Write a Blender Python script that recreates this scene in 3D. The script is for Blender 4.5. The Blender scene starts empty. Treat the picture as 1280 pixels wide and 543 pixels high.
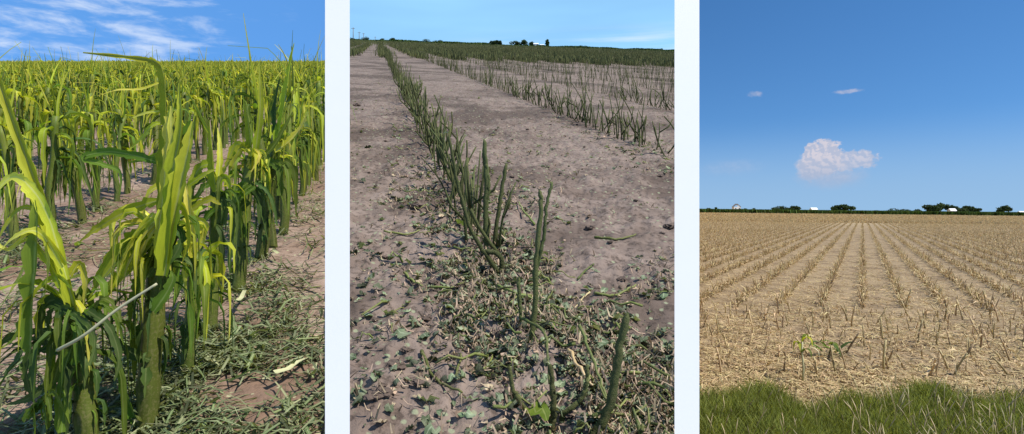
import bpy, math
import numpy as np
from mathutils import Vector

# ------------------------------------------------------------------ camera
F = 700.0                      # focal length in photo pixels (photo is 1280 wide)
HZ = 265.0                     # photo row of the true horizon
EYE = 1.75                     # eye height above the flat stubble field
S = bpy.context.scene
C = S.collection
cam = bpy.data.cameras.new('camera'); camo = bpy.data.objects.new('camera', cam); C.objects.link(camo)
camo.location = (0, 0, EYE); camo.rotation_euler = (math.pi/2, 0, 0)
cam.sensor_width = 36; cam.lens = 36*F/1280; cam.shift_y = -(271.5-HZ)/1280
cam.clip_start = 0.02; cam.clip_end = 8000
S.camera = camo
S.view_settings.view_transform = 'Standard'; S.view_settings.look = 'None'
S.view_settings.gamma = 1; S.view_settings.exposure = 0.35
try: S.view_settings.use_curve_mapping = False
except Exception: pass
S.cycles.max_bounces = 6; S.cycles.transparent_max_bounces = 8

# ------------------------------------------------------------------ sun and sky
EL = math.radians(53); AZ = math.radians(114)      # azimuth clockwise from +Y: from the right, a little behind the viewer
sd = Vector((math.sin(AZ)*math.cos(EL), math.cos(AZ)*math.cos(EL), math.sin(EL)))
sun = bpy.data.lights.new('sun', 'SUN'); suno = bpy.data.objects.new('sun', sun); C.objects.link(suno)
sun.energy = 5.0; sun.angle = math.radians(0.53); sun.color = (1, .955, .88)
suno.rotation_euler = sd.to_track_quat('Z', 'Y').to_euler(); suno.location = sd*50

W = bpy.data.worlds.new('World'); S.world = W; W.use_nodes = True
nt = W.node_tree; nt.nodes.clear()
class NT:
    """small helper to write node maths in one line"""
    def __init__(s, t): s.t = t
    def n(s, typ, **kw):
        x = s.t.nodes.new(typ)
        for k, v in kw.items(): setattr(x, k, v)
        return x
    def put(s, sock, v):
        if isinstance(v, bpy.types.NodeSocket): s.t.links.new(v, sock)
        elif v is not None: sock.default_value = v
    def m(s, op, a, b=None, c=None, clamp=False):
        x = s.n('ShaderNodeMath', operation=op, use_clamp=clamp)
        for i, v in enumerate((a, b, c)): s.put(x.inputs[i], v)
        return x.outputs[0]
    def ss(s, v, lo, hi, a=0.0, b=1.0):
        x = s.n('ShaderNodeMapRange', interpolation_type='SMOOTHSTEP')
        for i, q in enumerate((v, lo, hi, a, b)): s.put(x.inputs[i], q)
        return x.outputs[0]
    def mix(s, f, a, b, blend='MIX'):
        x = s.n('ShaderNodeMix', data_type='RGBA', blend_type=blend)
        s.put(x.inputs[0], f); s.put(x.inputs[6], a if not isinstance(a, tuple) else (*a, 1)[:4]); s.put(x.inputs[7], b if not isinstance(b, tuple) else (*b, 1)[:4])
        return x.outputs[2]
    def noise(s, vec, scale, detail=3, rough=.55, dist=0, col=False):
        x = s.n('ShaderNodeTexNoise'); s.put(x.inputs['Vector'], vec)
        x.inputs['Scale'].default_value = scale; x.inputs['Detail'].default_value = detail
        x.inputs['Roughness'].default_value = rough; x.inputs['Distortion'].default_value = dist
        return x.outputs[1 if col else 0]
w = NT(nt)
sky = w.n('ShaderNodeTexSky', sky_type='NISHITA'); sky.sun_disc = False
sky.sun_elevation = EL; sky.sun_rotation = AZ; sky.altitude = 600; sky.air_density = 1.0; sky.dust_density = 0.0; sky.ozone_density = 5.0
SKYUP = .12                      # clear dry air: no white band over the horizon
tc = w.n('ShaderNodeTexCoord'); va = w.n('ShaderNodeVectorMath', operation='ADD'); nt.links.new(tc.outputs['Generated'], va.inputs[0]); va.inputs[1].default_value = (0, 0, SKYUP); nv = w.n('ShaderNodeVectorMath', operation='NORMALIZE'); nt.links.new(va.outputs[0], nv.inputs[0]); nt.links.new(nv.outputs[0], sky.inputs[0])
sep = w.n('ShaderNodeSeparateXYZ'); nt.links.new(tc.outputs['Generated'], sep.inputs[0])
az = w.m('MULTIPLY', w.m('ARCTAN2', sep.outputs[0], sep.outputs[1]), 57.2958)
el = w.m('MULTIPLY', w.m('ARCSINE', sep.outputs[2]), 57.2958)
def vec3(x, y, z=0.0):
    c = w.n('ShaderNodeCombineXYZ'); w.put(c.inputs[0], x); w.put(c.inputs[1], y); w.put(c.inputs[2], z); return c.outputs[0]
# thin streaky cirrus, thickest to the left of the view and sparse elsewhere
cir = w.noise(vec3(w.m('MULTIPLY', az, .17), w.m('ADD', w.m('MULTIPLY', el, .62), w.m('MULTIPLY', az, -.02)), 2.0), 1.0, 8, .62, .25)
big = w.noise(vec3(w.m('MULTIPLY', az, .05), w.m('MULTIPLY', el, .12), 3.3), 1.0, 2, .5)
left = w.ss(az, -18.0, -36.0)
cirm = w.m('MULTIPLY', w.ss(cir, w.m('SUBTRACT', .60, w.m('MULTIPLY', left, .20)), w.m('SUBTRACT', .78, w.m('MULTIPLY', left, .08))), w.m('ADD', w.m('MULTIPLY', left, .8), w.m('MULTIPLY', w.ss(big, .55, .75), w.m('MULTIPLY', w.ss(az, 16.0, -16.0), .35))), clamp=True)
cirm = w.m('MULTIPLY', cirm, w.ss(el, 10.0, 13.0))
# hazy pale veil low over the middle of the view
veil = w.noise(vec3(w.m('MULTIPLY', az, .06), w.m('MULTIPLY', el, .9), 7.0), 1.0, 4, .55)
cirm = w.m('MAXIMUM', cirm, w.m('MULTIPLY', w.ss(veil, .38, .66), w.m('MULTIPLY', w.ss(el, 18.5, 16.0), w.m('MULTIPLY', w.ss(az, -10.0, 8.0), w.m('MULTIPLY', w.ss(az, 18.4, 16.0), .75)))))
def puff(a0, e0, wa, we, nscale, namp, lo, hi, seed):
    v = vec3(az, w.m('MULTIPLY', el, 1.15), seed)
    nz = w.noise(v, nscale, 8, .6, .2)
    dx = w.m('DIVIDE', w.m('SUBTRACT', az, a0), wa); dy = w.m('DIVIDE', w.m('SUBTRACT', el, e0), we)
    d = w.m('SQRT', w.m('ADD', w.m('MULTIPLY', dx, dx), w.m('MULTIPLY', dy, dy)))
    d = w.m('ADD', d, w.m('MULTIPLY', w.m('SUBTRACT', nz, .5), namp))
    return w.ss(d, hi, lo), nz
c1, n1 = puff(29.1, 4.7, 1.9, 1.9, 1.25, 1.5, .78, .98, 1.0)
c2, n2 = puff(31.0, 4.5, 2.5, 1.0, 1.3, 1.3, .75, 1.0, 5.0)
c2b, _ = puff(28.3, 4.0, 1.6, 1.5, 1.3, .9, .6, 1.05, 8.0)
c3, _ = puff(29.8, 3.1, 3.2, 1.3, .9, .9, .1, 1.1, 2.0)
c4, _ = puff(31.0, 10.45, 1.2, .22, 2.0, 1.2, .35, 1.1, 3.0)
c5, _ = puff(23.5, 10.9, .7, .28, 2.0, 1.4, .2, 1.2, 4.0)
c6, _ = puff(21.5, 4.2, 3.2, .9, .8, .9, .1, 1.2, 6.0)
cum = w.m('MAXIMUM', w.m('MAXIMUM', c1, w.m('MULTIPLY', c2, .85)), w.m('MAXIMUM', w.m('MULTIPLY', c2b, .95), w.m('MAXIMUM', w.m('MULTIPLY', c3, .7), w.m('MAXIMUM', w.m('MULTIPLY', c4, .55), w.m('MAXIMUM', w.m('MULTIPLY', c5, .4), w.m('MULTIPLY', c6, .16))))))
cum = w.m('MULTIPLY', cum, .85)
n1s = w.noise(vec3(w.m('ADD', az, .16), w.m('MULTIPLY', w.m('ADD', el, .2), 1.15), 1.0), 1.5, 4, .55, .2)
n1t = w.noise(vec3(az, w.m('MULTIPLY', el, 1.15), 1.0), 1.5, 4, .55, .2)
shade = w.m('MULTIPLY', w.ss(el, 2.6, 5.2, .15, 1.0), w.ss(w.m('SUBTRACT', n1s, n1t), .07, -.09, .35, 1.0))
cumcol = w.mix(shade, (2.9, 3.4, 4.6), (5.4, 4.9, 5.2))
skyc = sky.outputs[0]
hs = w.n('ShaderNodeHueSaturation'); hs.inputs['Saturation'].default_value = 1.2; nt.links.new(skyc, hs.inputs['Color']); skyc = hs.outputs[0]
mid_ = w.m('MULTIPLY', w.ss(az, -18.6, -16.0), w.ss(az, 18.4, 16.0))
soft = w.noise(vec3(w.m('MULTIPLY', az, .03), w.m('MULTIPLY', el, .2), 9.0), 1.0, 3, .5)
thin = w.m('MULTIPLY', mid_, w.ss(soft, .3, .7, .5, .66))      # thin high veil over the middle of the view
skyc = w.mix(thin, skyc, (3.7, 7.2, 10.4))
skyc = w.mix(w.m('MULTIPLY', w.ss(az, -16.0, -19.0), .4), skyc, (1.5, 4.2, 9.6))
skyc = w.mix(w.ss(el, 9.0, 1.0, 0.0, .75), skyc, (2.35, 3.7, 5.4))      # dust haze low over the flat land
skyc = w.mix(w.m('MULTIPLY', cirm, .8), skyc, (6.6, 7.1, 7.8))
skyc = w.mix(cum, skyc, cumcol)
bg = w.n('ShaderNodeBackground'); nt.links.new(skyc, bg.inputs[0]); bg.inputs[1].default_value = .108
wo = w.n('ShaderNodeOutputWorld'); nt.links.new(bg.outputs[0], wo.inputs[0])

# ------------------------------------------------------------------ helpers
R = np.random.default_rng(11)
def H2(ix, iy, seed):
    v = np.sin(ix*127.1+iy*311.7+seed*74.7)*43758.5453
    return v-np.floor(v)
def vnoise(x, y, seed=0):
    ix, iy = np.floor(x), np.floor(y); fx, fy = x-ix, y-iy
    fx = fx*fx*(3-2*fx); fy = fy*fy*(3-2*fy)
    a, b, c, d = H2(ix, iy, seed), H2(ix+1, iy, seed), H2(ix, iy+1, seed), H2(ix+1, iy+1, seed)
    return a+(b-a)*fx+(c-a)*fy+(a-b-c+d)*fx*fy
def fbm(x, y, o=4, seed=0):
    s = np.zeros_like(np.asarray(x, float)); a = .5
    for i in range(o): s = s+a*(vnoise(x, y, seed+i)-.5); x = x*2.03+5.1; y = y*2.03+1.7; a *= .5
    return s

def tag(o, label=None, cat=None, group=None, kind=None):
    for k, v in (('label', label), ('category', cat), ('group', group), ('kind', kind)):
        if v: o[k] = v
    return o
def make_mesh(name, V, Q, A=None, mats=(), MI=None, smooth=True):
    V = np.asarray(V, np.float32).reshape(-1, 3); Q = np.asarray(Q, np.int32).reshape(-1, 4)
    me = bpy.data.meshes.new(name)
    me.vertices.add(len(V)); me.vertices.foreach_set('co', V.ravel())
    me.loops.add(Q.size); me.loops.foreach_set('vertex_index', Q.ravel())
    me.polygons.add(len(Q)); me.polygons.foreach_set('loop_start', np.arange(0, Q.size, 4, dtype=np.int32))
    if MI is not None: me.polygons.foreach_set('material_index', np.asarray(MI, np.int32))
    if A is not None:
        at = me.attributes.new('lf', 'FLOAT_VECTOR', 'POINT'); at.data.foreach_set('vector', np.asarray(A, np.float32).ravel())
    for m in mats: me.materials.append(m)
    me.update(calc_edges=True); me.validate()
    me.polygons.foreach_set('use_smooth', np.full(len(me.polygons), bool(smooth)))
    return me
def link(name, me, parent=None, loc=None, rot=None):
    o = bpy.data.objects.new(name, me); C.objects.link(o)
    if parent: o.parent = parent
    if loc is not None: o.location = loc
    if rot is not None: o.rotation_euler = rot
    return o
def nrm(v): return v/np.maximum(np.linalg.norm(v, axis=-1, keepdims=True), 1e-9)
def smoothpath(P, n):
    P = np.asarray(P, float); t = np.linspace(0, len(P)-1, n)
    Q = np.vstack([2*P[0]-P[1], P, 2*P[-1]-P[-2]]); out = []
    for u in t:
        i = min(int(u), len(P)-2); f = u-i; p0, p1, p2, p3 = Q[i:i+4]
        out.append(.5*((2*p1)+(-p0+p2)*f+(2*p0-5*p1+4*p2-p3)*f*f+(-p0+3*p1-3*p2+p3)*f**3))
    return np.array(out)
CAP = {4: [(0,1,2,3)], 6: [(0,1,2,3),(0,3,4,5)], 8: [(0,1,2,3),(0,3,4,7),(4,5,6,7)], 3: []}
class MB:
    def __init__(s): s.V=[]; s.Q=[]; s.A=[]; s.M=[]; s.n=0
    def add(s, V, Q, A, mi=0):
        s.V.append(np.asarray(V, float)); s.Q.append(np.asarray(Q, int).reshape(-1, 4)+s.n); s.A.append(np.asarray(A, float)); s.M.append(np.full(len(s.Q[-1]), mi)); s.n += len(V)
        return s
    def ribbon(s, P, Wd, N=(0, -1, .3), fold=.25, twist=0., mi=0, rnd=None, wob=0., rag=0.):
        P = np.asarray(P, float); n = len(P); Wd = np.broadcast_to(Wd, (n,))
        T = nrm(np.gradient(P, axis=0)); Nh = np.broadcast_to(np.asarray(N, float), (n, 3))
        side = nrm(np.cross(T, Nh)); up = nrm(np.cross(side, T))
        a = np.linspace(0, twist, n)[:, None]
        sd_, up_ = side*np.cos(a)+up*np.sin(a), up*np.cos(a)-side*np.sin(a)
        hw = (Wd/2)[:, None]; wv = (wob*np.sin(np.linspace(0, 17, n)))[:, None]*hw
        j1, j2 = (np.clip(1+rag*R.normal(0, 1, (n, 1)), .15, 1.5), np.clip(1+rag*R.normal(0, 1, (n, 1)), .15, 1.5)) if rag else (1., 1.)
        L = P-sd_*hw*j1+up_*(fold*hw*j1+wv); Rr = P+sd_*hw*j2+up_*(fold*hw*j2-wv)
        V = np.stack([L, P, Rr], 1).reshape(-1, 3)
        r = R.random() if rnd is None else rnd
        t = np.linspace(0, 1, n)
        A = np.stack([np.tile([-1., 0., 1.], n), np.repeat(t, 3), np.full(3*n, r)], 1)
        i = np.arange(n-1)*3
        Q = np.concatenate([np.stack([i, i+1, i+4, i+3], 1), np.stack([i+1, i+2, i+5, i+4], 1)])
        return s.add(V, Q, A, mi)
    def flat(s, P, Wd, N=(0, 0, 1), mi=0, rnd=None):
        P = np.asarray(P, float); n = len(P); Wd = np.broadcast_to(Wd, (n,))
        T = nrm(np.gradient(P, axis=0)); side = nrm(np.cross(T, np.broadcast_to(np.asarray(N, float), (n, 3))))
        hw = (Wd/2)[:, None]; V = np.stack([P-side*hw, P+side*hw], 1).reshape(-1, 3)
        r = R.random() if rnd is None else rnd
        A = np.stack([np.tile([-1., 1.], n), np.repeat(np.linspace(0, 1, n), 2), np.full(2*n, r)], 1)
        i = np.arange(n-1)*2
        return s.add(V, np.stack([i, i+1, i+3, i+2], 1), A, mi)
    def tube(s, P, Rd, k=6, mi=0, rnd=None, hint=(.3, .9, .1), caps=True):
        P = np.asarray(P, float); n = len(P); Rd = np.broadcast_to(Rd, (n,))
        T = nrm(np.gradient(P, axis=0)); h = np.asarray(hint, float)
        if abs(np.dot(nrm(P[-1]-P[0]), nrm(h))) > .9: h = np.array([.9, .1, .3])
        a = nrm(np.cross(T, h)); b = np.cross(T, a); an = np.arange(k)/k*2*math.pi
        V = (P[:, None]+Rd[:, None, None]*(a[:, None]*np.cos(an)[None, :, None]+b[:, None]*np.sin(an)[None, :, None])).reshape(-1, 3)
        r = R.random() if rnd is None else rnd
        A = np.stack([np.tile(np.cos(an), n), np.repeat(np.linspace(0, 1, n), k), np.full(n*k, r)], 1)
        Q = []
        for i in range(n-1):
            for j in range(k): Q.append((i*k+j, i*k+(j+1) % k, (i+1)*k+(j+1) % k, (i+1)*k+j))
        if caps:
            for c in CAP[k]: Q.append(tuple((n-1)*k+x for x in c)); Q.append(tuple(x for x in c[::-1]))
        return s.add(V, Q, A, mi)
    def box(s, lo, hi, mi=0):
        (a, b, c), (d, e, f) = lo, hi
        V = [(a,b,c),(d,b,c),(d,e,c),(a,e,c),(a,b,f),(d,b,f),(d,e,f),(a,e,f)]
        return s.add(V, [(0,3,2,1),(4,5,6,7),(0,1,5,4),(1,2,6,5),(2,3,7,6),(3,0,4,7)], np.zeros((8, 3)), mi)
    def arr(s): return np.concatenate(s.V), np.concatenate(s.Q), np.concatenate(s.A), np.concatenate(s.M)
    def mesh(s, name, mats, smooth=True):
        V, Q, A, M = s.arr(); return make_mesh(name, V, Q, A, mats, M, smooth)
def scatter(name, temps, pos, mats, rotz, scale, tilt=0., zs=None, smooth=True):
    """copies of small templates at many places, joined into one mesh"""
    pos = np.asarray(pos, float); n = len(pos); pick = R.integers(0, len(temps), n)
    rotz = np.broadcast_to(rotz, (n,)); scale = np.broadcast_to(scale, (n,)); zs = np.ones(n) if zs is None else zs
    tx = (R.random(n)-.5)*2*tilt; ty = (R.random(n)-.5)*2*tilt
    VV=[]; QQ=[]; AA=[]; MM=[]; off=0
    for k, t in enumerate(temps):
        V, Q, A, M = t.arr(); idx = np.where(pick == k)[0]; m = len(idx)
        if not m: continue
        v = V[None]*scale[idx][:, None, None]*np.ones((m, 1, 1)); v[..., 2] *= zs[idx][:, None]
        x, y, z = v[..., 0].copy(), v[..., 1].copy(), v[..., 2].copy()
        x = x+z*tx[idx][:, None]; y = y+z*ty[idx][:, None]; z = z-v[..., 0]*tx[idx][:, None]-v[..., 1]*ty[idx][:, None]
        c, sn = np.cos(rotz[idx])[:, None], np.sin(rotz[idx])[:, None]
        o = np.stack([x*c-y*sn, x*sn+y*c, z], -1)+pos[idx][:, None, :]
        VV.append(o.reshape(-1, 3)); QQ.append((Q[None]+(np.arange(m)*len(V))[:, None, None]+off).reshape(-1, 4))
        a = np.repeat(A[None], m, 0); a[..., 2] = (a[..., 2]*.35+R.random(m)[:, None]) % 1.0
        AA.append(a.reshape(-1, 3)); MM.append(np.tile(M, m)); off += m*len(V)
    return make_mesh(name, np.concatenate(VV), np.concatenate(QQ), np.concatenate(AA), mats, np.concatenate(MM), smooth)

# ------------------------------------------------------------------ materials
def mat(name):
    m = bpy.data.materials.new(name); m.use_nodes = True; m.node_tree.nodes.clear()
    k = NT(m.node_tree); out = k.n('ShaderNodeOutputMaterial'); return m, k, out
def lfattr(k):
    a = k.n('ShaderNodeAttribute', attribute_name='lf'); s = k.n('ShaderNodeSeparateXYZ'); k.t.links.new(a.outputs['Vector'], s.inputs[0]); return s.outputs
def leaf_mat(name, base, tip, rib, trans=.4, var=.35, rough=.45, tcol=None, stripes=True, mottle=None, bump=0.):
    m, k, out = mat(name); ac, al, rn = lfattr(k)
    oi = k.n('ShaderNodeObjectInfo'); tcn = k.n('ShaderNodeTexCoord')
    r = k.m('FRACT', k.m('ADD', rn, oi.outputs['Random']))
    col = k.mix(k.ss(al, .1, .9), base, tip)
    nz = k.noise(tcn.outputs['Object'], 45, 3, .6)
    val = k.m('ADD', k.m('MULTIPLY', k.m('SUBTRACT', r, .5), var*2), k.m('MULTIPLY', k.m('SUBTRACT', nz, .5), .5))
    if stripes:
        cb = k.n('ShaderNodeCombineXYZ'); k.put(cb.inputs[0], k.m('MULTIPLY', ac, 9.0)); k.put(cb.inputs[1], k.m('MULTIPLY', al, 1.5)); k.put(cb.inputs[2], k.m('MULTIPLY', r, 40.0))
        val = k.m('ADD', val, k.m('MULTIPLY', k.m('SUBTRACT', k.noise(cb.outputs[0], 1.0, 3), .5), .9))
        col = k.mix(k.ss(k.m('ABSOLUTE', ac), .22, .02), col, rib)
    hsv = k.n('ShaderNodeHueSaturation'); k.put(hsv.inputs['Color'], col); k.put(hsv.inputs['Value'], k.m('ADD', 1.0, val))
    k.put(hsv.inputs['Hue'], k.m('ADD', .5, k.m('MULTIPLY', k.m('SUBTRACT', k.m('FRACT', k.m('MULTIPLY', r, 7.3)), .5), .035)))
    c = hsv.outputs[0]
    if mottle: c = k.mix(k.m('MULTIPLY', k.ss(k.noise(tcn.outputs['Object'], 260, 4, .7, .5), .48, .62), .5), c, mottle)
    p = k.n('ShaderNodeBsdfPrincipled'); k.put(p.inputs['Base Color'], c); p.inputs['Roughness'].default_value = rough; p.inputs['Specular IOR Level'].default_value = .16
    if bump:
        bm_ = k.n('ShaderNodeBump'); bm_.inputs['Strength'].default_value = bump; bm_.inputs['Distance'].default_value = .002
        k.put(bm_.inputs['Height'], k.noise(tcn.outputs['Object'], 500, 3, .7)); k.t.links.new(bm_.outputs[0], p.inputs['Normal'])
    sh = p.outputs[0]
    if trans > 0:
        t = k.n('ShaderNodeBsdfTranslucent'); k.put(t.inputs[0], k.mix(1.0, c, tcol or (1.25, 1.2, .5), 'MULTIPLY'))
        mx = k.n('ShaderNodeMixShader'); mx.inputs[0].default_value = trans; k.t.links.new(sh, mx.inputs[1]); k.t.links.new(t.outputs[0], mx.inputs[2]); sh = mx.outputs[0]
    k.t.links.new(sh, out.inputs[0]); return m
def soil_mat(name, dark, mid, light, damp, scale=1., bump=.5, specks=None, far=None):
    m, k, out = mat(name); tcn = k.n('ShaderNodeTexCoord'); v = tcn.outputs['Object']
    n1 = k.noise(v, 1.3*scale, 5, .6, .4); n2 = k.noise(v, 9*scale, 5, .65, .3); n3 = k.noise(v, 60*scale, 4, .7)
    c = k.mix(k.ss(n2, .3, .7), mid, light); c = k.mix(k.m('MULTIPLY', k.ss(n1, .47, .60), .85), c, damp)
    c = k.mix(k.m('MULTIPLY', k.ss(n3, .52, .36), .75), c, dark)  # low spots of the fine bump darkened: crevice shade put into the colour
    if specks:
        vo = k.n('ShaderNodeTexVoronoi'); vo.inputs['Scale'].default_value = 90*scale; k.t.links.new(v, vo.inputs['Vector'])
        sx = k.n('ShaderNodeSeparateColor'); k.t.links.new(vo.outputs['Color'], sx.inputs[0])
        c = k.mix(k.m('MULTIPLY', k.m('GREATER_THAN', sx.outputs[0], .86), k.ss(vo.outputs['Distance'], .45, .25)), c, specks)
    if far:      # crop residue too far off to tell its pieces apart
        d = k.n('ShaderNodeSeparateXYZ'); k.t.links.new(v, d.inputs[0])
        nf = k.noise(v, .35, 6, .75)
        c = k.mix(k.m('MULTIPLY', k.ss(d.outputs[1], far[0], far[1]), k.ss(nf, .25, .6)), c, far[2])
    p = k.n('ShaderNodeBsdfPrincipled'); k.put(p.inputs['Base Color'], c); p.inputs['Roughness'].default_value = .92; p.inputs['Specular IOR Level'].default_value = .2
    b = k.n('ShaderNodeBump'); b.inputs['Strength'].default_value = bump; b.inputs['Distance'].default_value = .012
    k.put(b.inputs['Height'], k.m('ADD', k.m('MULTIPLY', n2, .7), k.m('MULTIPLY', n3, .35))); k.t.links.new(b.outputs[0], p.inputs['Normal'])
    k.t.links.new(p.outputs[0], out.inputs[0]); return m
def plain_mat(name, col, rough=.6, nscale=8, amt=.2, spec=.3):
    m, k, out = mat(name); tcn = k.n('ShaderNodeTexCoord'); nz = k.noise(tcn.outputs['Object'], nscale, 4, .6)
    hsv = k.n('ShaderNodeHueSaturation'); hsv.inputs['Color'].default_value = (*col, 1); k.put(hsv.inputs['Value'], k.m('ADD', 1.0, k.m('MULTIPLY', k.m('SUBTRACT', nz, .5), amt*2)))
    p = k.n('ShaderNodeBsdfPrincipled'); k.put(p.inputs['Base Color'], hsv.outputs[0]); p.inputs['Roughness'].default_value = rough; p.inputs['Specular IOR Level'].default_value = spec
    k.t.links.new(p.outputs[0], out.inputs[0]); return m
M = {
 'lime':  leaf_mat('corn_leaf_lime', (.35, .41, .024), (.46, .47, .045), (.40, .42, .12), .45, .3, .6),
 'yellow':leaf_mat('corn_leaf_yellow', (.60, .58, .05), (.66, .60, .10), (.7, .66, .22), .45, .2),
 'green': leaf_mat('corn_leaf_green', (.105, .175, .018), (.15, .22, .026), (.22, .28, .07), .42, .4, .6),
 'dark':  leaf_mat('corn_leaf_dark', (.05, .095, .018), (.075, .12, .026), (.12, .16, .05), .35, .4, .6),
 'stalk': leaf_mat('corn_stalk', (.07, .09, .016), (.12, .15, .018), (.11, .14, .03), 0, .25, .45, mottle=(.17, .15, .06), bump=.3),
 'pale':  leaf_mat('pale_midrib', (.46, .44, .24), (.5, .47, .28), (.5, .5, .3), .1, .15, stripes=False),
 'shred': leaf_mat('corn_shred', (.12, .16, .06), (.25, .26, .14), (.3, .3, .18), .3, .6),
 'bean':  leaf_mat('bean_stem', (.058, .068, .022), (.085, .097, .035), (.08, .1, .04), 0, .4, .9, stripes=False, mottle=(.13, .115, .05), bump=.9),
 'beang': leaf_mat('bean_stem_green', (.115, .145, .035), (.165, .185, .06), (.2, .3, .1), .0, .4, .7, stripes=False, mottle=(.22, .19, .10), bump=.5),
 'scrap': leaf_mat('bean_leaf_scrap', (.085, .12, .06), (.21, .235, .145), (.25, .28, .18), .25, .8, .75),
 'straw': leaf_mat('dry_straw', (.42, .31, .15), (.53, .41, .22), (.6, .48, .28), .2, .35, .6, (1.1, 1.0, .8)),
 'bits':  leaf_mat('dry_bits', (.27, .20, .13), (.36, .27, .18), (.4, .3, .2), .1, .45, .7, (1.1, 1.0, .8)),
 'grass': leaf_mat('verge_grass', (.075, .115, .02), (.22, .245, .06), (.18, .22, .06), .4, .7, .6),
 'seed':  leaf_mat('grass_seed_stem', (.42, .35, .17), (.6, .5, .28), (.5, .44, .26), .2, .3, .6),
 'tree':  leaf_mat('tree_foliage', (.028, .052, .018), (.045, .075, .022), (.03, .06, .02), .25, .45, .6, stripes=False),
 'bark':  plain_mat('bark', (.09, .065, .045), .9, 4, .4),
 'crop':  leaf_mat('far_crop', (.05, .085, .018), (.06, .10, .02), (.05, .09, .02), .2, .35, .6, stripes=False),
 'white': plain_mat('white_paint', (.9, .85, .79), .5, 40, .015),
 'hwhite':plain_mat('house_white', (.8, .8, .78), .6, 2, .05),
 'roof':  plain_mat('roof_grey', (.22, .21, .21), .7, 3, .2),
 'glass': plain_mat('window_dark', (.03, .035, .04), .15, 2, .1, .5),
 'wood':  plain_mat('pole_wood', (.16, .12, .09), .85, 5, .3),
 'clod':  plain_mat('clod_soil', (.10, .072, .055), .95, 60, .5),
 'soil1': soil_mat('corn_soil', (.10, .065, .045), (.235, .16, .115), (.32, .235, .18), (.18, .112, .075), 1., .8, (.36, .34, .2)),
 'soil2': soil_mat('bean_soil', (.05, .036, .027), (.155, .113, .088), (.235, .18, .146), (.08, .057, .043), .9, 1.0, (.23, .24, .15), (30., 200., (.075, .09, .045))),
 'soil3': soil_mat('stubble_soil', (.11, .074, .042), (.25, .18, .10), (.33, .245, .145), (.165, .115, .066), 1., .8, (.5, .4, .22), (40., 130., (.44, .34, .19))),
 'bank':  soil_mat('bank_soil', (.1, .07, .05), (.2, .14, .1), (.26, .19, .14), (.14, .1, .07), .5, .6),
}

# ------------------------------------------------------------------ the three fields (they meet in a corner under the viewer)
# each field is a plane z = a*x + b*y - h seen from the eye: two rise away as hillsides, one lies flat
FIELD = {1: (0.0, (HZ-78)/F, .515), 2: (-.0345, .2968, .475), 3: (-.0105, .0070, 1.75)}
def bump(f, x, y):
    fade = np.exp(-np.maximum(y-3, 0)/6.) if f != 3 else np.exp(-np.maximum(y-8, 0)/15.)
    if f == 1: d = .030*fbm(x*5, y*5, 3, 3)+.022*np.abs(fbm(x*22, y*22, 3, 9))
    elif f == 2:
        A = np.exp(-((x+.24*y-.215)/.11)**2)      # loose litter ridge along the first bean row
        d = .035*fbm(x*4+7, y*4, 3, 5)+.05*np.abs(fbm(x*11, y*8, 3, 2))*(1+.6*A)+.020*fbm(x*40, y*40, 3, 8)*(1+1.2*A)+.008*np.abs(np.sin((y+.3*fbm(x*3, y*3, 2, 12))*26))*np.clip(4*fbm(x*1.7, y*1.1, 2, 15)+.3, 0, 1)
    else: d = .08*fbm(x*1.5, y*1.5, 3, 6)+.05*fbm(x*9, y*9, 2, 4)
    return d*fade
def gz(f, x, y):
    a, b, h = FIELD[f]; x = np.asarray(x, float); y = np.asarray(y, float)
    return EYE+a*x+b*y-h+bump(f, x, y)
def ground_at(f, px, py):
    """world point where the viewing ray of a photo pixel meets a field"""
    a, b, h = FIELD[f]; dx = (px-640)/F; dz = (HZ-py)/F
    y = h/(a*dx+b-dz); return np.array([dx*y, y, float(gz(f, dx*y, y))])
def ray(px, py, y): return np.array([(px-640)/F*y, y, EYE+(HZ-py)/F*y])
def field_sheet(name, f, u0, u1, nu, ys, m, skirt):
    u = np.linspace(u0, u1, nu); U, Y = np.meshgrid(u, ys); X = U*Y
    Z = gz(f, X, Y); V = np.stack([X, Y, Z], -1); n, k = U.shape
    MIx = np.zeros((n-1)*(k-1), int)
    i = np.arange(n-1)[:, None]*k+np.arange(k-1)[None]
    Q = np.stack([i, i+1, i+k+1, i+k], -1).reshape(-1, 4)
    Vl = [V.reshape(-1, 3)]; Ql = [Q]; off = n*k
    for side in ([0] if 'l' in skirt else [])+([k-1] if 'r' in skirt else []):
        top = V[:, side]; bot = top.copy(); bot[:, 2] = np.minimum(-1.5, bot[:, 2]-1)
        Vl += [top, bot]; j = np.arange(n-1); q = np.stack([off+j, off+j+1, off+n+j+1, off+n+j], 1)
        Ql.append(q if side == 0 else q[:, ::-1]); off += 2*n; MIx = np.concatenate([MIx, np.ones(n-1, int)])
    if 'b' in skirt:
        top = V[-1]; bot = top.copy(); bot[:, 2] = -1.5; Vl += [top, bot]; j = np.arange(k-1)
        Ql.append(np.stack([off+j, off+k+j, off+k+j+1, off+j+1], 1)); MIx = np.concatenate([MIx, np.ones(k-1, int)])
    o = link(name, make_mesh(name, np.concatenate(Vl), np.concatenate(Ql), None, (m, M['bank']), MIx))
    return tag(o, kind='structure')
ysn = lambda a, b, n1, c, n2: np.concatenate([np.geomspace(a, b, n1), np.geomspace(b, c, n2)[1:]])
G1, G2 = -.2928, .3118         # the two field boundaries (x / y)
tag(field_sheet('corn_field_ground', 1, -1.7, G1, 260, ysn(.30, 12, 330, 900, 40), M['soil1'], 'rb'), 'brown soil of the green corn field littered with shredded leaves')
tag(field_sheet('bean_field_ground', 2, G1+.0004, G2, 260, ysn(.30, 14, 420, 900, 50), M['soil2'], 'lrb'), 'brown rain-beaten soil between the stripped bean rows')
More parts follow.
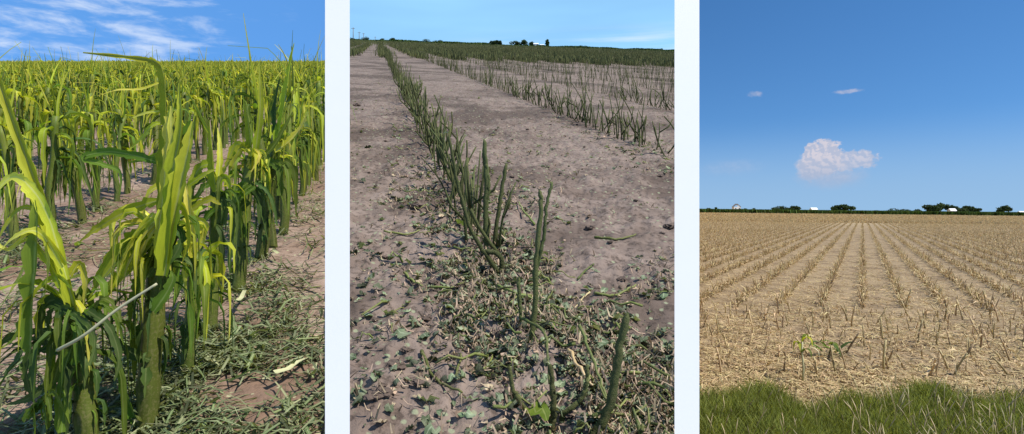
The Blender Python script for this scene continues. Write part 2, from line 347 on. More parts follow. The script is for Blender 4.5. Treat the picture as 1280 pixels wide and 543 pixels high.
tag(field_sheet('stubble_field_ground', 3, G2+.0004, 1.9, 200, ysn(.30, 30, 220, 3000, 50), M['soil3'], 'l'), 'tan flat soil of the corn stubble field')

# ------------------------------------------------------------------ added white boards that fill the gutters between the field views
def divider(x0, x1, label):
    xm = .5*((x0+x1)/2-640)/F; mb = MB()
    lo, hi = EYE-.62, EYE+.195; yb, yt = .345, .47          # leaned back so the face catches more sun and turns white
    def corner(px, y, z): return ((px-640)/F*y, y, z)
    d = .035; s = (x0+x1)/2
    V = [corner(x0, yb, lo), corner(x1, yb, lo), corner(s+13, yb+d, lo), corner(s-13, yb+d, lo),
         corner(x0, yt, hi), corner(x1, yt, hi), corner(s+13, yt+d, hi), corner(s-13, yt+d, hi)]
    mb.add(V, [(0,3,2,1),(4,5,6,7),(0,1,5,4),(1,2,6,5),(2,3,7,6),(3,0,4,7)], np.zeros((8, 3)))
    return tag(link('added_divider', mb.mesh('added_divider', [M['white']], False)), label, 'divider', 'added white boards')
divider(406.3, 437.2, 'added white board between the green corn and the brown bean field')
divider(843.2, 874.2, 'added white board between the brown bean field and the tan stubble field')

# ------------------------------------------------------------------ corn field
def rn(a, b): return R.uniform(a, b)
def bend_path(p, dirv, length, droop, n=9, curl=0., up0=.6):
    """a blade that leaves its stalk upwards and then droops"""
    p = np.array(p, float); d = np.array([math.cos(dirv), math.sin(dirv)]); ang = math.radians(up0); out = [p.copy()]; a = ang; st = length/(n-1)
    dv = dirv
    for i in range(n-1):
        p = p+st*np.array([math.cos(dv)*math.cos(a), math.sin(dv)*math.cos(a), math.sin(a)]); out.append(p.copy()); a = max(a-droop*(.4+1.1*i/n), -1.5); dv += curl
    return np.array(out)
def wprof(n, w0, tip=.12): 
    t = np.linspace(0, 1, n); return w0*np.clip(np.minimum(.55+t*2.2, 1)*(1-t**2.2)+tip*.2, .05, 1)
def corn_parts(lod=0):
    """list of (part name, MB, material key); the plant stands at the origin"""
    parts = []; Hs = rn(.36, .47); lean = R.normal(0, .035, 2); k = 8 if lod == 0 else (6 if lod == 1 else 4)
    ns = 14 if lod == 0 else (7 if lod == 1 else 3)
    zz = np.linspace(-.02, Hs, ns); P = np.stack([lean[0]*(zz/Hs)**2+.004*np.sin(zz*30), lean[1]*(zz/Hs)**2, zz], 1)
    rad = np.linspace(.0135, .0095, ns)*rn(.85, 1.15); 
    if lod == 0: rad = rad*(1+.13*(np.arange(ns) % 3 == 0))
    parts.append(('stalk', MB().tube(P, rad, k), 'stalk'))
    at = lambda t: np.array([lean[0]*t*t, lean[1]*t*t, Hs*t])
    nb = 12 if lod == 0 else (6 if lod == 1 else 4); f = lambda n: max(4, n)
    # torn blades and strips hanging close to the stalk
    for i in range(int(rn(15, 21)) if lod == 0 else (int(rn(11, 15)) if lod == 1 else 7)):
        t = rn(.5, 1.0); L = min(rn(.12, .32), Hs*t*.85); dv = rn(0, 6.28)
        path = bend_path(at(t), dv, L, rn(1.0, 1.9)*9/nb, f(nb), rn(-.15, .15), rn(-10, 70)); key = R.choice(['green', 'green', 'dark', 'green', 'lime']) if t < .8 else R.choice(['green', 'lime', 'lime', 'dark'])
        mb = MB(); n = len(path); w_ = rn(.007, .026)*(1.15 if lod else 1)
        if lod == 0 and R.random() < .5:      # torn into two or three strips
            for q in range(int(rn(2, 4))):
                pp = path+np.linspace(0, 1, n)[:, None]*R.normal(0, .022, 3); mb.ribbon(pp, wprof(n, w_*rn(.25, .6)), (math.sin(dv), -math.cos(dv), 1.2), rn(.1, .5), rn(-1.6, 1.6), rag=.3)
        else: mb.ribbon(path, wprof(n, w_), (math.cos(dv), math.sin(dv), .6), rn(.2, .9), rn(-1.2, 1.2), wob=.2 if lod == 0 else 0, rag=.3 if lod < 2 else 0)
        parts.append(('leaf', mb, key))
    # torn yellow curls near the top
    for i in range(int(rn(4, 7)) if lod < 2 else 4):
        path = bend_path(at(rn(.82, 1.0)), rn(0, 6.28), rn(.07, .18), rn(.7, 1.5)*9/nb, f(nb), rn(-.35, .35), rn(10, 80))
        parts.append(('leaf', MB().ribbon(path, wprof(len(path), rn(.008, .022)), (0, 0, 1), rn(.2, .9), rn(-1.8, 1.8), rag=.3 if lod < 2 else 0), R.choice(['yellow', 'lime', 'lime', 'lime', 'green'])))
    # rolled spears standing up from the whorl
    for i in range(int(rn(3, 6)) if lod < 2 else 3):
        L = rn(.08, .2) if i else (rn(.15, .27) if R.random() < .8 else rn(.27, .34)); d = R.normal(0, .16, 2); n = f(nb-2); s = np.linspace(0, 1, n)[:, None]
        path = at(.93)+s*np.array([d[0]*L, d[1]*L, L])+s**3*np.array([*R.normal(0, .035, 2), 0])
        if R.random() < .2: path = np.vstack([path, path[-1]+np.array([*R.normal(0, .05, 2), -.012])])
        n = len(path); parts.append(('leaf', MB().ribbon(path, np.linspace(rn(.007, .014), .0015, n), (R.normal(), R.normal(), .1), 1.2, rn(-.7, .7)), R.choice(['lime', 'green', 'lime', 'green', 'yellow'])))
    return parts
LEAFM = ['stalk', 'lime', 'yellow', 'green', 'dark', 'pale']; LMATS = [M[q] for q in LEAFM]
def merged(parts):
    mb = MB()
    for _, b, key in parts: V, Q, A, _m = b.arr(); mb.add(V, Q, A, LEAFM.index(key))
    return mb
def proto_meshes(parts): return [(nm, b.mesh('corn_'+nm, [M[key]])) for nm, b, key in parts]
PX = lambda pts, y0: np.array([ray(p[0], p[1], y0+(p[2] if len(p) > 2 else 0)) for p in pts])
def near_corn(base, stalk, sw, leaves, label, extra=0):
    b = ground_at(1, *base); y0 = b[1]; root = link('corn_plant', None, loc=b); s = y0/F
    P = smoothpath(PX(stalk, y0), 22); P[0, 2] = b[2]-.015
    rad = np.linspace(sw[0], sw[1], 22)*s/2*(1+.12*(np.arange(22) % 5 == 0)-.05*(np.arange(22) % 5 == 2))
    link('stalk', MB().tube(P-b, rad, 8).mesh('stalk', [M['stalk']]), root)
    for pts, wd, key, fold in leaves:
        n = max(16, 7*len(pts)); Q = smoothpath(PX(pts, y0-rn(.005, .05)), n)-b
        if key == 'straw_rib': link('torn_midrib', MB().tube(Q, np.linspace(1, .7, n)*wd*s/2, 6).mesh('torn_midrib', [M['pale']]), root); continue
        w0 = np.full(n, wd*s); t = np.linspace(0, 1, n); prof = np.clip(np.minimum(.6+t*3, 1)*(1-.9*t**2.6), .12, 1)
        if wd >= 18 and fold < .7:      # a blade torn lengthwise into strips
            mb = MB(); ns = int(rn(3, 6)); T_ = nrm(Q[-1]-Q[0]); sdv = nrm(np.cross(T_, [0, -1, .2]))
            for j in range(ns):
                o_ = (j-(ns-1)/2)*wd*s/ns*1.05; m_ = n-int(rn(0, n*.35)); g_ = (np.linspace(0, 1, n)**1.6)[:, None]
                Qs = Q+sdv*o_*(1+.7*g_)+g_*R.normal(0, .010, 3); mb.ribbon(Qs[:m_], (w0*prof)[:m_]*rn(.8, 1.25)/ns*1.25, (rn(-.5, .5), -1, rn(-.1, .6)), fold, rn(-1.2, 1.2), wob=.15, rag=.28)
            link('leaf', mb.mesh('leaf', [M[key]]), root); continue
        link('leaf', MB().ribbon(Q, w0*prof*.85, (rn(-.5, .5), -1, rn(-.1, .6)), fold, rn(-.5, .5), wob=.12, rag=.16).mesh('leaf', [M[key]]), root)
    for i in range(extra*7):      # torn strips and frayed sheaths hanging along the stalk
        t = 1-.75*R.random()**1.6-.02; low = t < .55; q = P[int(t*21)]-b; dv = rn(0, 6.28); q = q+.010*np.array([math.cos(dv), math.sin(dv), 0])
        path = bend_path(q, dv, rn(.02, .06) if low else rn(.05, .16), rn(.7, 1.6), 9, rn(-.25, .25), rn(-60, 30) if low else rn(-20, 80))
        link('leaf', MB().ribbon(path, wprof(9, rn(.003, .013)), (math.cos(dv), math.sin(dv), .5), rn(.2, .9), rn(-1.5, 1.5), wob=.2, rag=.3).mesh('leaf', [M[R.choice(['green', 'dark', 'dark', 'dark', 'green'] if t < .75 else ['lime', 'yellow', 'green', 'lime', 'green'])]]), root)
    return tag(root, label, 'corn plant', 'hail-torn corn plants')
near_corn((108, 572), [(110, 572), (106, 500), (98, 420), (90, 365)], (27, 22), [
  ([(96, 395), (72, 305), (36, 205), (2, 112), (-14, 70)], 19, 'lime', 1.0),
  ([(38, 440), (42, 360), (46, 285), (44, 250)], 24, 'green', .7),
  ([(84, 350), (60, 270), (36, 232), (14, 222), (-14, 250)], 17, 'yellow', .4),
  ([(78, 335), (50, 292), (20, 296), (-14, 330)], 11, 'yellow', .3),
  ([(80, 345), (44, 318), (22, 352), (-10, 402)], 9, 'yellow', .3),
  ([(84, 330), (60, 300), (62, 330), (56, 372)], 12, 'yellow', .4),
  ([(75, 360), (62, 330), (40, 300), (18, 308)], 9, 'lime', .4),
  ([(96, 428), (52, 428), (16, 448, -.02), (-18, 500, -.04)], 36, 'dark', .35),
  ([(92, 442), (66, 476), (36, 498), (8, 506)], 15, 'dark', .3),
  ([(88, 345), (100, 330), (108, 352), (104, 390)], 12, 'yellow', .5),
  ([(70, 312), (40, 290), (12, 312), (-8, 300)], 7, 'yellow', .4),
  ([(60, 270), (30, 260), (8, 282), (-10, 318)], 8, 'lime', .4),
  ([(90, 360), (70, 345), (40, 372), (20, 420), (-6, 440)], 7, 'lime', .3),
  ([(92, 390), (70, 380), (58, 402), (62, 440)], 28, 'dark', .4),
  ([(100, 392), (126, 412), (136, 446), (128, 470)], 24, 'dark', .4),
  ([(40, 520), (54, 500), (62, 520), (66, 552)], 26, 'green', .5),
  ([(98, 420), (80, 470), (72, 530), (76, 560)], 22, 'green', .5),
  ([(110, 400), (122, 380), (140, 398), (146, 440)], 18, 'green', .4),
  ([(40, 430), (30, 470), (36, 510)], 20, 'dark', .4),
  ([(72, 438, -.05), (104, 420, -.06), (148, 386, -.055), (196, 355, -.05)], 4, 'straw_rib', 0)],
  'nearest corn plant at the left edge, with a long yellow blade leaning left', 8)
near_corn((184, 541), [(184, 541), (186, 480), (192, 400), (198, 330), (204, 275)], (26, 22), [
  ([(200, 335), (205, 230), (208, 150), (206, 100), (198, 80), (170, 73), (104, 66)], 15, 'lime', .9),
  ([(208, 330), (216, 220), (226, 160), (224, 105)], 17, 'lime', .7),
  ([(202, 320), (212, 230), (214, 150), (212, 118)], 20, 'yellow', .6),
  ([(206, 345), (220, 262), (234, 195), (241, 152)], 24, 'lime', .8),
  ([(197, 285), (172, 306), (140, 335), (112, 374)], 34, 'lime', .72),
  ([(200, 270), (180, 290), (158, 330), (150, 372)], 20, 'yellow', .5),
  ([(210, 250), (232, 262), (238, 300), (228, 330)], 13, 'lime', .5),
  ([(204, 230), (188, 240), (180, 262), (186, 286)], 9, 'yellow', .5),
  ([(194, 300), (168, 335), (140, 365), (118, 404)], 30, 'lime', .75),
  ([(196, 310), (180, 350), (168, 385), (164, 405)], 22, 'green', .75),
  ([(200, 250), (164, 262), (130, 280), (100, 302)], 15, 'lime', .4),
  ([(206, 206), (170, 195), (135, 190), (104, 197), (128, 206), (150, 216), (150, 244)], 11, 'green', .4),
  ([(240, 152), (226, 176), (196, 194), (160, 204)], 12, 'green', .5),
  ([(206, 102), (176, 112), (148, 113), (122, 120)], 6, 'yellow', .4),
  ([(202, 139), (184, 141), (164, 148)], 5, 'yellow', .3),
  ([(200, 154), (190, 158), (172, 178), (152, 197)], 7, 'lime', .4),
  ([(218, 200), (222, 180), (236, 168), (244, 176)], 8, 'dark', .4),
  ([(196, 300), (178, 310), (152, 323)], 9, 'green', .4),
  ([(206, 275), (218, 290), (206, 316), (184, 330), (172, 350)], 26, 'dark', .5),
  ([(202, 300), (214, 330), (206, 372), (196, 390)], 16, 'dark', .4),
  ([(192, 390), (206, 370), (216, 350), (214, 338)], 15, 'green', .4),
  ([(188, 450), (172, 445), (150, 430), (140, 408)], 14, 'dark', .4),
  ([(176, 538), (164, 510), (150, 470), (144, 444)], 14, 'green', .6)],
  'tall corn plant at front centre, its top blade snapped over to the left', 9)
near_corn((234, 473), [(234, 473), (236, 430), (241, 370), (244, 318)], (16, 13), [
  ([(244, 322), (241, 290), (236, 255), (230, 222)], 15, 'yellow', .8),
  ([(243, 290), (230, 282), (219, 300), (214, 332)], 12, 'yellow', .4),
  ([(245, 286), (256, 290), (250, 308), (236, 322)], 12, 'yellow', .5),
  ([(242, 276), (226, 284), (232, 306), (222, 318)], 10, 'lime', .5),
  ([(240, 270), (258, 282), (252, 300)], 10, 'yellow', .5),
  ([(236, 232), (256, 218), (270, 212)], 8, 'lime', .4),
  ([(240, 262), (262, 250), (276, 256)], 12, 'lime', .4),
  ([(244, 330), (228, 350), (216, 386)], 14, 'green', .4),
  ([(232, 240), (222, 250), (226, 280)], 9, 'pale', .4)],
  'small corn plant just right of the tall one, its top a tuft of yellow curls', 6)
near_corn((262, 412), [(262, 412), (265, 360), (270, 280), (270, 215)], (18, 13), [
  ([(270, 240), (266, 190), (262, 150)], 13, 'lime', .8),
  ([(272, 235), (275, 195), (272, 160)], 9, 'yellow', .8),
  ([(264, 172), (242, 128), (219, 93)], 4, 'lime', .4),
  ([(268, 222), (246, 232), (222, 268), (210, 300)], 20, 'green', .4),
  ([(268, 205), (250, 210), (240, 232), (238, 262)], 13, 'lime', .4),
  ([(272, 240), (288, 262), (280, 320)], 18, 'dark', .4),
  ([(270, 262), (256, 280), (252, 330)], 15, 'green', .4),
  ([(270, 230), (284, 222), (290, 250)], 12, 'lime', .4)],
  'thin corn plant behind the yellow tuft, ending in a forked upright tip', 6)
near_corn((298, 362), [(298, 362), (302, 310), (308, 240), (314, 195)], (17, 13), [
  ([(316, 190), (300, 186), (290, 210), (280, 238)], 20, 'lime', .4),
  ([(316, 186), (322, 196), (314, 216)], 20, 'yellow', .4),
  ([(316, 200), (310, 150), (306, 125)], 9, 'lime', .8),
  ([(318, 200), (325, 140), (324, 76)], 9, 'lime', .8),
  ([(312, 230), (292, 250), (280, 300)], 20, 'green', .4),
  ([(312, 230), (330, 250), (336, 300)], 18, 'dark', .4),
  ([(310, 250), (296, 270), (290, 320)], 16, 'dark', .4),
  ([(320, 205), (344, 180), (366, 140)], 10, 'green', .4)],
  'corn plant in the front row with a bright yellow folded blade at its top', 7)
near_corn((326, 326), [(326, 326), (332, 280), (340, 220), (346, 170)], (16, 12), [
  ([(346, 180), (354, 140), (362, 90), (368, 54)], 12, 'lime', .8),
  ([(346, 170), (344, 140), (350, 96)], 10, 'dark', .7),
  ([(344, 190), (360, 178), (376, 160), (386, 140)], 13, 'yellow', .4),
  ([(342, 200), (324, 210), (312, 260)], 20, 'green', .4),
  ([(344, 200), (360, 216), (362, 280)], 20, 'green', .4),
  ([(340, 230), (326, 240), (324, 280)], 15, 'dark', .4)],
  'corn plant in the front row with the tallest pale spear above the horizon', 7)

ROW1 = lambda k: -.335-.666*k            # row offsets; rows run along x = -.22*y + c
spots = []
for k in range(0, 60):
    c = ROW1(k); y = .56+R.random()*.1
    while y < 46:
        x = -.22*y+c+R.normal(0, .015); u = x/y
        if -1.02 < u < -.322-.02/y and not (k == 0 and y < 1.55): spots.append((k, x, y))
        y += .118*rn(.7, 1.35)
spots.sort(key=lambda s: s[2])
protos = [proto_meshes(corn_parts(0)) for _ in range(12)]
mids = [merged(corn_parts(1)).mesh('corn_plant', LMATS) for _ in range(14)]
RN = ['first', 'second', 'third', 'fourth', 'fifth', 'sixth', 'seventh']
ORD = 'first second third fourth fifth sixth seventh eighth ninth tenth eleventh twelfth'.split(); cnt = {}
for i, (k, x, y) in enumerate(spots[:292]):
    loc = (x, y, float(gz(1, x, y))-.005); rot = (R.normal(0, .05), R.normal(0, .05), rn(0, 6.28)); sc = rn(.77, .97)
    if i < 90:
        o = link('corn_plant', None, loc=loc, rot=rot)
        for nm, me in protos[i % len(protos)]: link(nm, me, o)
    else: o = link('corn_plant', mids[i % len(mids)], loc=loc, rot=rot)
    o.scale = (sc, sc, sc*rn(.95, 1.08))
    rowname = RN[k]+' row from the right' if k < 7 else 'crowded rows far to the left'
    cnt[k] = cnt.get(k, 0)+1; lab = 'hail-torn green corn plant with hanging shredded leaves, in the '+rowname
    if k == 0 and cnt[k] <= len(ORD) and y > 1.5: lab = '%s corn plant behind the one with the tallest spear, in the right-hand row' % ORD[cnt[k]-1]
    tag(o, lab, 'corn plant', 'hail-torn corn plants, '+rowname)
rest = spots[292:]
far_t = [merged(corn_parts(2)) for _ in range(10)]
rp = np.array([(x, y, float(gz(1, x, y))) for _, x, y in rest])
tag(link('corn_stand', scatter('corn_stand', far_t, rp, LMATS, R.random(len(rp))*6.28, (.78+R.random(len(rp))*.19), .06)), 'dense mass of torn corn reaching back to the horizon', 'corn', kind='stuff')
# canopy beyond: bumpy rows of leaf tops
n = 9000; yy = np.exp(R.uniform(np.log(44), np.log(700), n)); uu = R.uniform(-1.02, G1-.004, n); xx = uu*yy
tuft = []
for _ in range(5):
    mb = MB()
    for j in range(6):
        p = np.array([R.normal(0, .25), R.normal(0, .25), rn(0, .1)]); mb.flat(bend_path(p, rn(0, 6.28), rn(.5, .7), .3, 4, 0, rn(60, 90)), np.array([.2, .25, .2, .05]), (R.normal(), R.normal(), .2))
    tuft.append(mb)
tag(link('far_corn', scatter('far_corn', tuft, np.stack([xx, yy, gz(1, xx, yy)], 1), [M['lime']], R.random(n)*6.28, np.clip(yy/90, .8, 1.0), 0)), 'yellow-green corn canopy at the far horizon', 'corn', kind='stuff')

# shredded leaves on the corn field floor
def strip(L, wd, key_mi=0, n=4, curl=.5):
    a = rn(-curl, curl); th = np.linspace(0, a, n); x = np.cumsum(np.cos(th))*L/n; y = np.cumsum(np.sin(th))*L/n
    z = np.abs(R.normal(.004, .006, n)); return np.stack([x-x.mean(), y-y.mean(), z], 1), wd
def strip_t(Ls, ws, curl=.9, n=5, N=(0, 0, 1)):
    P, wd = strip(rn(*Ls), rn(*ws), 0, n, curl); return MB().flat(P, wd*np.linspace(1, .4, n), (R.normal(0, .35), R.normal(0, .35), 1))
sh_t = [strip_t((.03, .16), (.0015, .0055)) for _ in range(24)]
def litter_spots(f, n, ya, yb, ul, uh, dens):
    out = []
    while len(out) < n:
        y = 1/R.uniform(1/yb, 1/ya, 4000); u = R.uniform(ul, uh, 4000); x = u*y
        keep = R.random(4000) < dens(x, y); out += list(zip(x[keep], y[keep]))
    a = np.array(out[:n]); return np.column_stack([a, gz(f, a[:, 0], a[:, 1])+.003])
def dens1(x, y):
    ph = np.abs(((x+.22*y+.335)/.666+.5) % 1-.5); return (.12+.88*np.exp(-(ph/.25)**2))*np.clip(.15+3.2*(fbm(x*7, y*7, 3, 31)+.12), 0, 1)
lp = litter_spots(1, 5500, .7, 11, -1.0, -.32, dens1)
tag(link('leaf_litter', scatter('leaf_litter', sh_t, lp, [M['shred']], R.random(len(lp))*6.28, .7+R.random(len(lp))*.7, .25)), 'shredded leaf strips strewn over the corn field soil', 'leaf litter', kind='stuff')
big = litter_spots(1, 40, .9, 2.2, -.9, -.36, lambda x, y: np.full_like(x, .8))
for p in big:
    path, wd = strip(rn(.10, .2), rn(.005, .012), 0, 7, 1.4); mb = MB().ribbon(path+[0, 0, .006], np.linspace(1, .3, 7)*wd, (R.normal(0, .4), R.normal(0, .4), 1), .3, rn(-.6, .6))
    o = link('fallen_leaf', mb.mesh('fallen_leaf', [M[R.choice(['shred', 'shred', 'green', 'dark', 'pale'])]]), loc=p, rot=(0, 0, rn(0, 6.28)))
    tag(o, 'torn strip of corn leaf lying on the soil between the corn rows', 'leaf', 'corn leaf strips on the soil')

# ------------------------------------------------------------------ bean field
def bean_near(base, polys, label):
    b = ground_at(2, *base); root = link('bean_stem', None, loc=b); s = b[1]/F
    for i, (nm, pts, w0, w1, key) in enumerate(polys):
        P = smoothpath(PX(pts, b[1]), 28); P[1:] += R.normal(0, .0007, (27, 3))
        if i == 0: P[0] = b-np.array([0, 0, .012])
        rad = .74*np.linspace(w0, w1, 28)*s/2*(1+.16*(np.arange(28) % 6 == 0)+.03*R.normal(0, 1, 28))
        rad[-1] *= .35; link(nm, MB().tube(P-b, rad, 8).mesh(nm, [M[key]]), root)
        for j in range(5):      # frayed fibres at the broken top and torn leaf stalks along the stem
            q = P[-1 if j < 3 else R.integers(6, 24)]-b; dv = rn(0, 6.28)
            link('torn_fibre', MB().ribbon(bend_path(q-[0, 0, .004], dv, rn(.006, .018), rn(.2, .8), 5, 0, rn(20, 85)), np.linspace(.0022, .0005, 5), (math.sin(dv), 1, .2), .5).mesh('torn_fibre', [M[R.choice(['beang', 'bean', 'pale'])]]), root)
    return tag(root, label, 'bean stem', 'stripped bean stems of the near row')
bean_near((626, 346), [('stem', [(626, 346), (610, 322), (590, 290), (574, 236), (560, 165)], 9, 5, 'bean'), ('branch', [(626, 340), (627, 326), (620, 317), (606, 314)], 8, 8, 'bean')], 'long bean stem leaning left, its foot hooked, mid row')
bean_near((609, 318), [('stem', [(609, 318), (607, 270), (608, 220), (605, 174)], 10, 7, 'bean'), ('branch', [(608, 262), (611, 230), (607, 200)], 6, 6, 'bean')], 'tallest upright bean stem standing beside the hooked one')
bean_near((617, 316), [('stem', [(617, 316), (621, 280), (627, 240), (633, 204)], 8, 6, 'bean')], 'bean stem tilting right behind the hooked one')
bean_near((597, 284), [('stem', [(597, 284), (600, 250), (605, 215), (604, 190)], 6, 5, 'bean')], 'slender bean stem half hidden behind the tallest stem')
bean_near((659, 438), [('stem', [(659, 438), (668, 392), (670, 330), (676, 262), (675, 238)], 11, 7, 'bean'), ('branch', [(669, 340), (679, 300), (683, 260), (690, 227)], 7, 5, 'bean')], 'forked bean stem standing alone in front of the clump')
bean_near((654, 424), [('stem', [(654, 424), (651, 390), (648, 347)], 9, 6, 'bean')], 'short bean stub at the foot of the forked stem')
bean_near((738, 548), [('stem', [(738, 548), (760, 515), (772, 450), (784, 392)], 17, 12, 'bean')], 'thick bean stem nearest the viewer, bowed at its foot')
bean_near((690, 532), [('stem', [(690, 532), (692, 500), (688, 455)], 12, 8, 'bean')], 'stubby bean stem in the green tangle at front')
bean_near((672, 524), [('stem', [(672, 524), (652, 505), (640, 482), (637, 458)], 9, 7, 'bean')], 'curved bean stub left of the green tangle')
bean_near((700, 520), [('stem', [(700, 520), (726, 500), (733, 478), (735, 455)], 9, 6, 'bean')], 'bent bean stem right of the green tangle')
def bean_mb(k=6, n=7, brs=True):
    mb = MB(); L = rn(.10, .25); d = R.normal(0, .15, 2); s = np.linspace(0, 1, n)[:, None]; w2 = R.normal(0, .012, 2)
    P = s*np.array([d[0]*L, d[1]*L, L])+np.sin(s*3.1)*np.array([w2[0], w2[1], 0])-[0, 0, .01]
    rr = np.linspace(.0033, .0021, n)*rn(.7, 1.25)*(1+.12*R.normal(0, 1, n)); mb.tube(P, rr, k)
    if brs and R.random() < .55:
        i = int(n*rn(.25, .6)); q = P[i]; dd = R.normal(0, .4, 2); Lb = L*rn(.25, .5)
        mb2 = MB().tube(np.array([q, q+[dd[0]*Lb*.5, dd[1]*Lb*.5, Lb*.45], q+[dd[0]*Lb*.7, dd[1]*Lb*.7, Lb]]), [.003, .0028, .002], k)
        return mb, mb2
    return mb, None
bs = []
ROWB = lambda k: .240+1.05*k
for k in range(-3, 30):
    c = ROWB(k); y = .60
    while y < 60:
        x = -.24*y+c+R.normal(0, .018); u = x/y; dn = 0.024 if k == 0 else .027
        if G1+.02/y < u < G2-.03/y and not (k == 0 and y < 1.24): bs.append((k, x, y))
        y += dn*rn(.4, 1.7)*(1 if y < 12 else 2.0)*(2.4 if (vnoise(np.array(y*2.), np.array(k*3.+.5), 4) < .25) else 1)
bs.sort(key=lambda s: s[2])
bp = []
for _ in range(16):
    a, b_ = bean_mb(); bp.append((a.mesh('stem', [M['bean']]), b_.mesh('branch', [M['bean']]) if b_ else None))
BN = {0: 'near bean row', 1: 'second bean row on the right', 2: 'third bean row on the right', -1: 'bean row at the left edge'}
for i, (k, x, y) in enumerate(bs[:290]):
    me, br = bp[R.integers(0, 16)]; loc = (x, y, float(gz(2, x, y))); rot = (R.normal(0, .10), R.normal(0, .10), rn(0, 6.28)); s = rn(.8, 1.15)
    if br is not None:
        o = link('bean_stem', None, loc=loc, rot=rot); link('stem', me, o); link('branch', br, o)
    else: o = link('bean_stem', me, loc=loc, rot=rot)
    o.scale = (s*1.15, s*1.15, s)
    r_ = BN.get(k, 'farther bean rows on the right'); tag(o, 'leafless dark green bean stem stripped by hail, in the '+r_, 'bean stem', 'stripped bean stems, '+r_)
bt = []
for _ in range(12):
    a, b_ = bean_mb(3, 4)
    if b_: V, Q, A, _m = b_.arr(); a.add(V, Q, A)
    bt.append(a)
rest = np.array([(x, y, float(gz(2, x, y))) for _, x, y in bs[290:]])
tag(link('bean_stand', scatter('bean_stand', bt, rest, [M['bean']], R.random(len(rest))*6.28, np.clip(.8+rest[:, 1]/60, .9, 1.6)*(.8+.4*R.random(len(rest))), .12)), 'far rows of stripped bean stems merging into green', 'bean stems', kind='stuff')
n = 14000; yy = np.exp(R.uniform(np.log(16), np.log(800), n)); uu = R.uniform(G1+.003, G2-.003, n); xx = uu*yy
kx = np.round((xx+.24*yy-.240)/1.05); near = yy < 60; xx = np.where(near, 1.05*kx-.24*yy+.240+R.normal(0, .06, n), xx)
ok = (xx/yy > G1+.003) & (xx/yy < G2-.003); xx, yy = xx[ok], yy[ok]
tuft2 = []
for _ in range(5):
    mb = MB()
    for j in range(4):
        p = np.array([R.normal(0, .12), R.normal(0, .12), 0]); mb.flat(np.array([p, p+[R.normal(0, .03), R.normal(0, .03), rn(.14, .24)]]), np.array([.035, .015]), (R.normal(), R.normal(), .1))
    tuft2.append(mb)
tag(link('far_bean_rows', scatter('far_bean_rows', tuft2, np.stack([xx, yy, gz(2, xx, yy)], 1), [M['bean']], R.random(len(xx))*6.28, np.clip(yy/70, .8, 2.4), 0)), 'dark green band of distant bean rows below the horizon', 'bean rows', kind='stuff')

# litter: leaf scraps, straw bits and broken green stems
def scrap_t(sz):
    n = 7; P = np.stack([np.linspace(-.5, .5, n)*sz, np.cumsum(R.normal(0, .05, n))*sz, np.abs(R.normal(.06, .12, n))*sz], 1)
    wv = np.array([.15, .5, .8, .9, .8, .5, .12])*R.uniform(.45, 1.25, n)*rn(.4, 1.)
    return MB().ribbon(P, sz*wv, (R.normal(0, .4), R.normal(0, .4), 1), rn(-.6, .8), rn(-.9, .9), wob=rn(0, .5))
sc_t = [scrap_t((.004+.019*R.random()**2.0)) for _ in range(40)]
bi_t = [strip_t((.008, .03), (.0012, .0036), .3, 3) for _ in range(14)]
st_t = []
for _ in range(12):
    P, _w = strip(rn(.03, .09), 1, 0, 5, .9); st_t.append(MB().tube(P+[0, 0, .003], np.linspace(.0019, .0011, 5), 4))
def dens2(x, y):
    r = x+.24*y-.245; A = np.exp(-(r/.16)**2); B = np.exp(-((r-1.0)/.17)**2)+np.exp(-((r-2)/.2)**2)
    pat = np.clip(.1+5.*(fbm(x*6+3, y*6, 3, 21)+.05), 0, 1)
    fr = np.exp(-((r-.20)/.36)**2)*np.exp(-(y/1.5)**4)
    lf_ = 1-.7*np.clip((-.10-r)/.06, 0, 1)*(y < 1.6)      # bare soil left of the row
    return lf_*np.clip(A*pat*1.0+.85*B*pat+.5*fr*pat+.30*np.clip(5*fbm(x*2.6, y*2.6, 3, 40)+.25, 0, 1)*(.5+.5*pat), 0, 1)
def litter2(name, t, m, n, lab, cat, s=1., tilt=.3, dens=dens2, yb=16):
    p = litter_spots(2, n, .58, yb, G1+.004, G2-.004, dens)
    return tag(link(name, scatter(name, t, p, [m], R.random(n)*6.28, s*(.6+.8*R.random(n)), tilt)), lab, cat, kind='stuff')
litter2('leaf_scraps', sc_t, M['scrap'], 10000, 'grey-green torn bean leaf scraps strewn along the rows', 'leaf litter')
litter2('straw_bits', bi_t, M['bits'], 5200, 'tan straw bits strewn on the bean field soil', 'straw')
litter2('dry_leaf_bits', sc_t, M['bits'], 2600, 'brown dead leaf bits mixed into the bean row litter', 'leaf litter', .8)
litter2('stem_bits', st_t, M['beang'], 200, 'short broken green bean stems scattered on the soil', 'stem litter', 1., .15)
def lying(pts, wd, key, label, r=True):
    P = np.array([ground_at(2, *p)+[0, 0, .006+(p[2] if len(p) > 2 else 0)] for p in [(q[0], q[1]) for q in pts]])
    for i, q in enumerate(pts):
        if len(q) > 2: P[i, 2] += q[2]
    b = P.mean(0); Q = smoothpath(P, 16)-b+np.concatenate([[[0, 0, 0]], np.cumsum(R.normal(0, .0012, (15, 3)), 0)]); s = b[1]/F
    o = link('broken_stem', MB().tube(Q, np.linspace(wd, wd*.6, 16)*s/2*.72*(1+.1*R.normal(0, 1, 16)), 6).mesh('broken_stem', [M[key]]), loc=b)
    return tag(o, label, 'broken stem', 'broken stems lying in the bean litter')
lying([(527, 446), (545, 468), (586, 498)], 7, 'beang', 'bright green broken stem lying alone on the left of the row')
lying([(568, 474), (575, 450), (582, 430)], 5, 'beang', 'green stem piece lying upright beside the lone broken stem')
lying([(622, 378, .01), (645, 390, .015), (668, 397, .01)], 5, 'beang', 'pale stem piece lying against the forked stem')
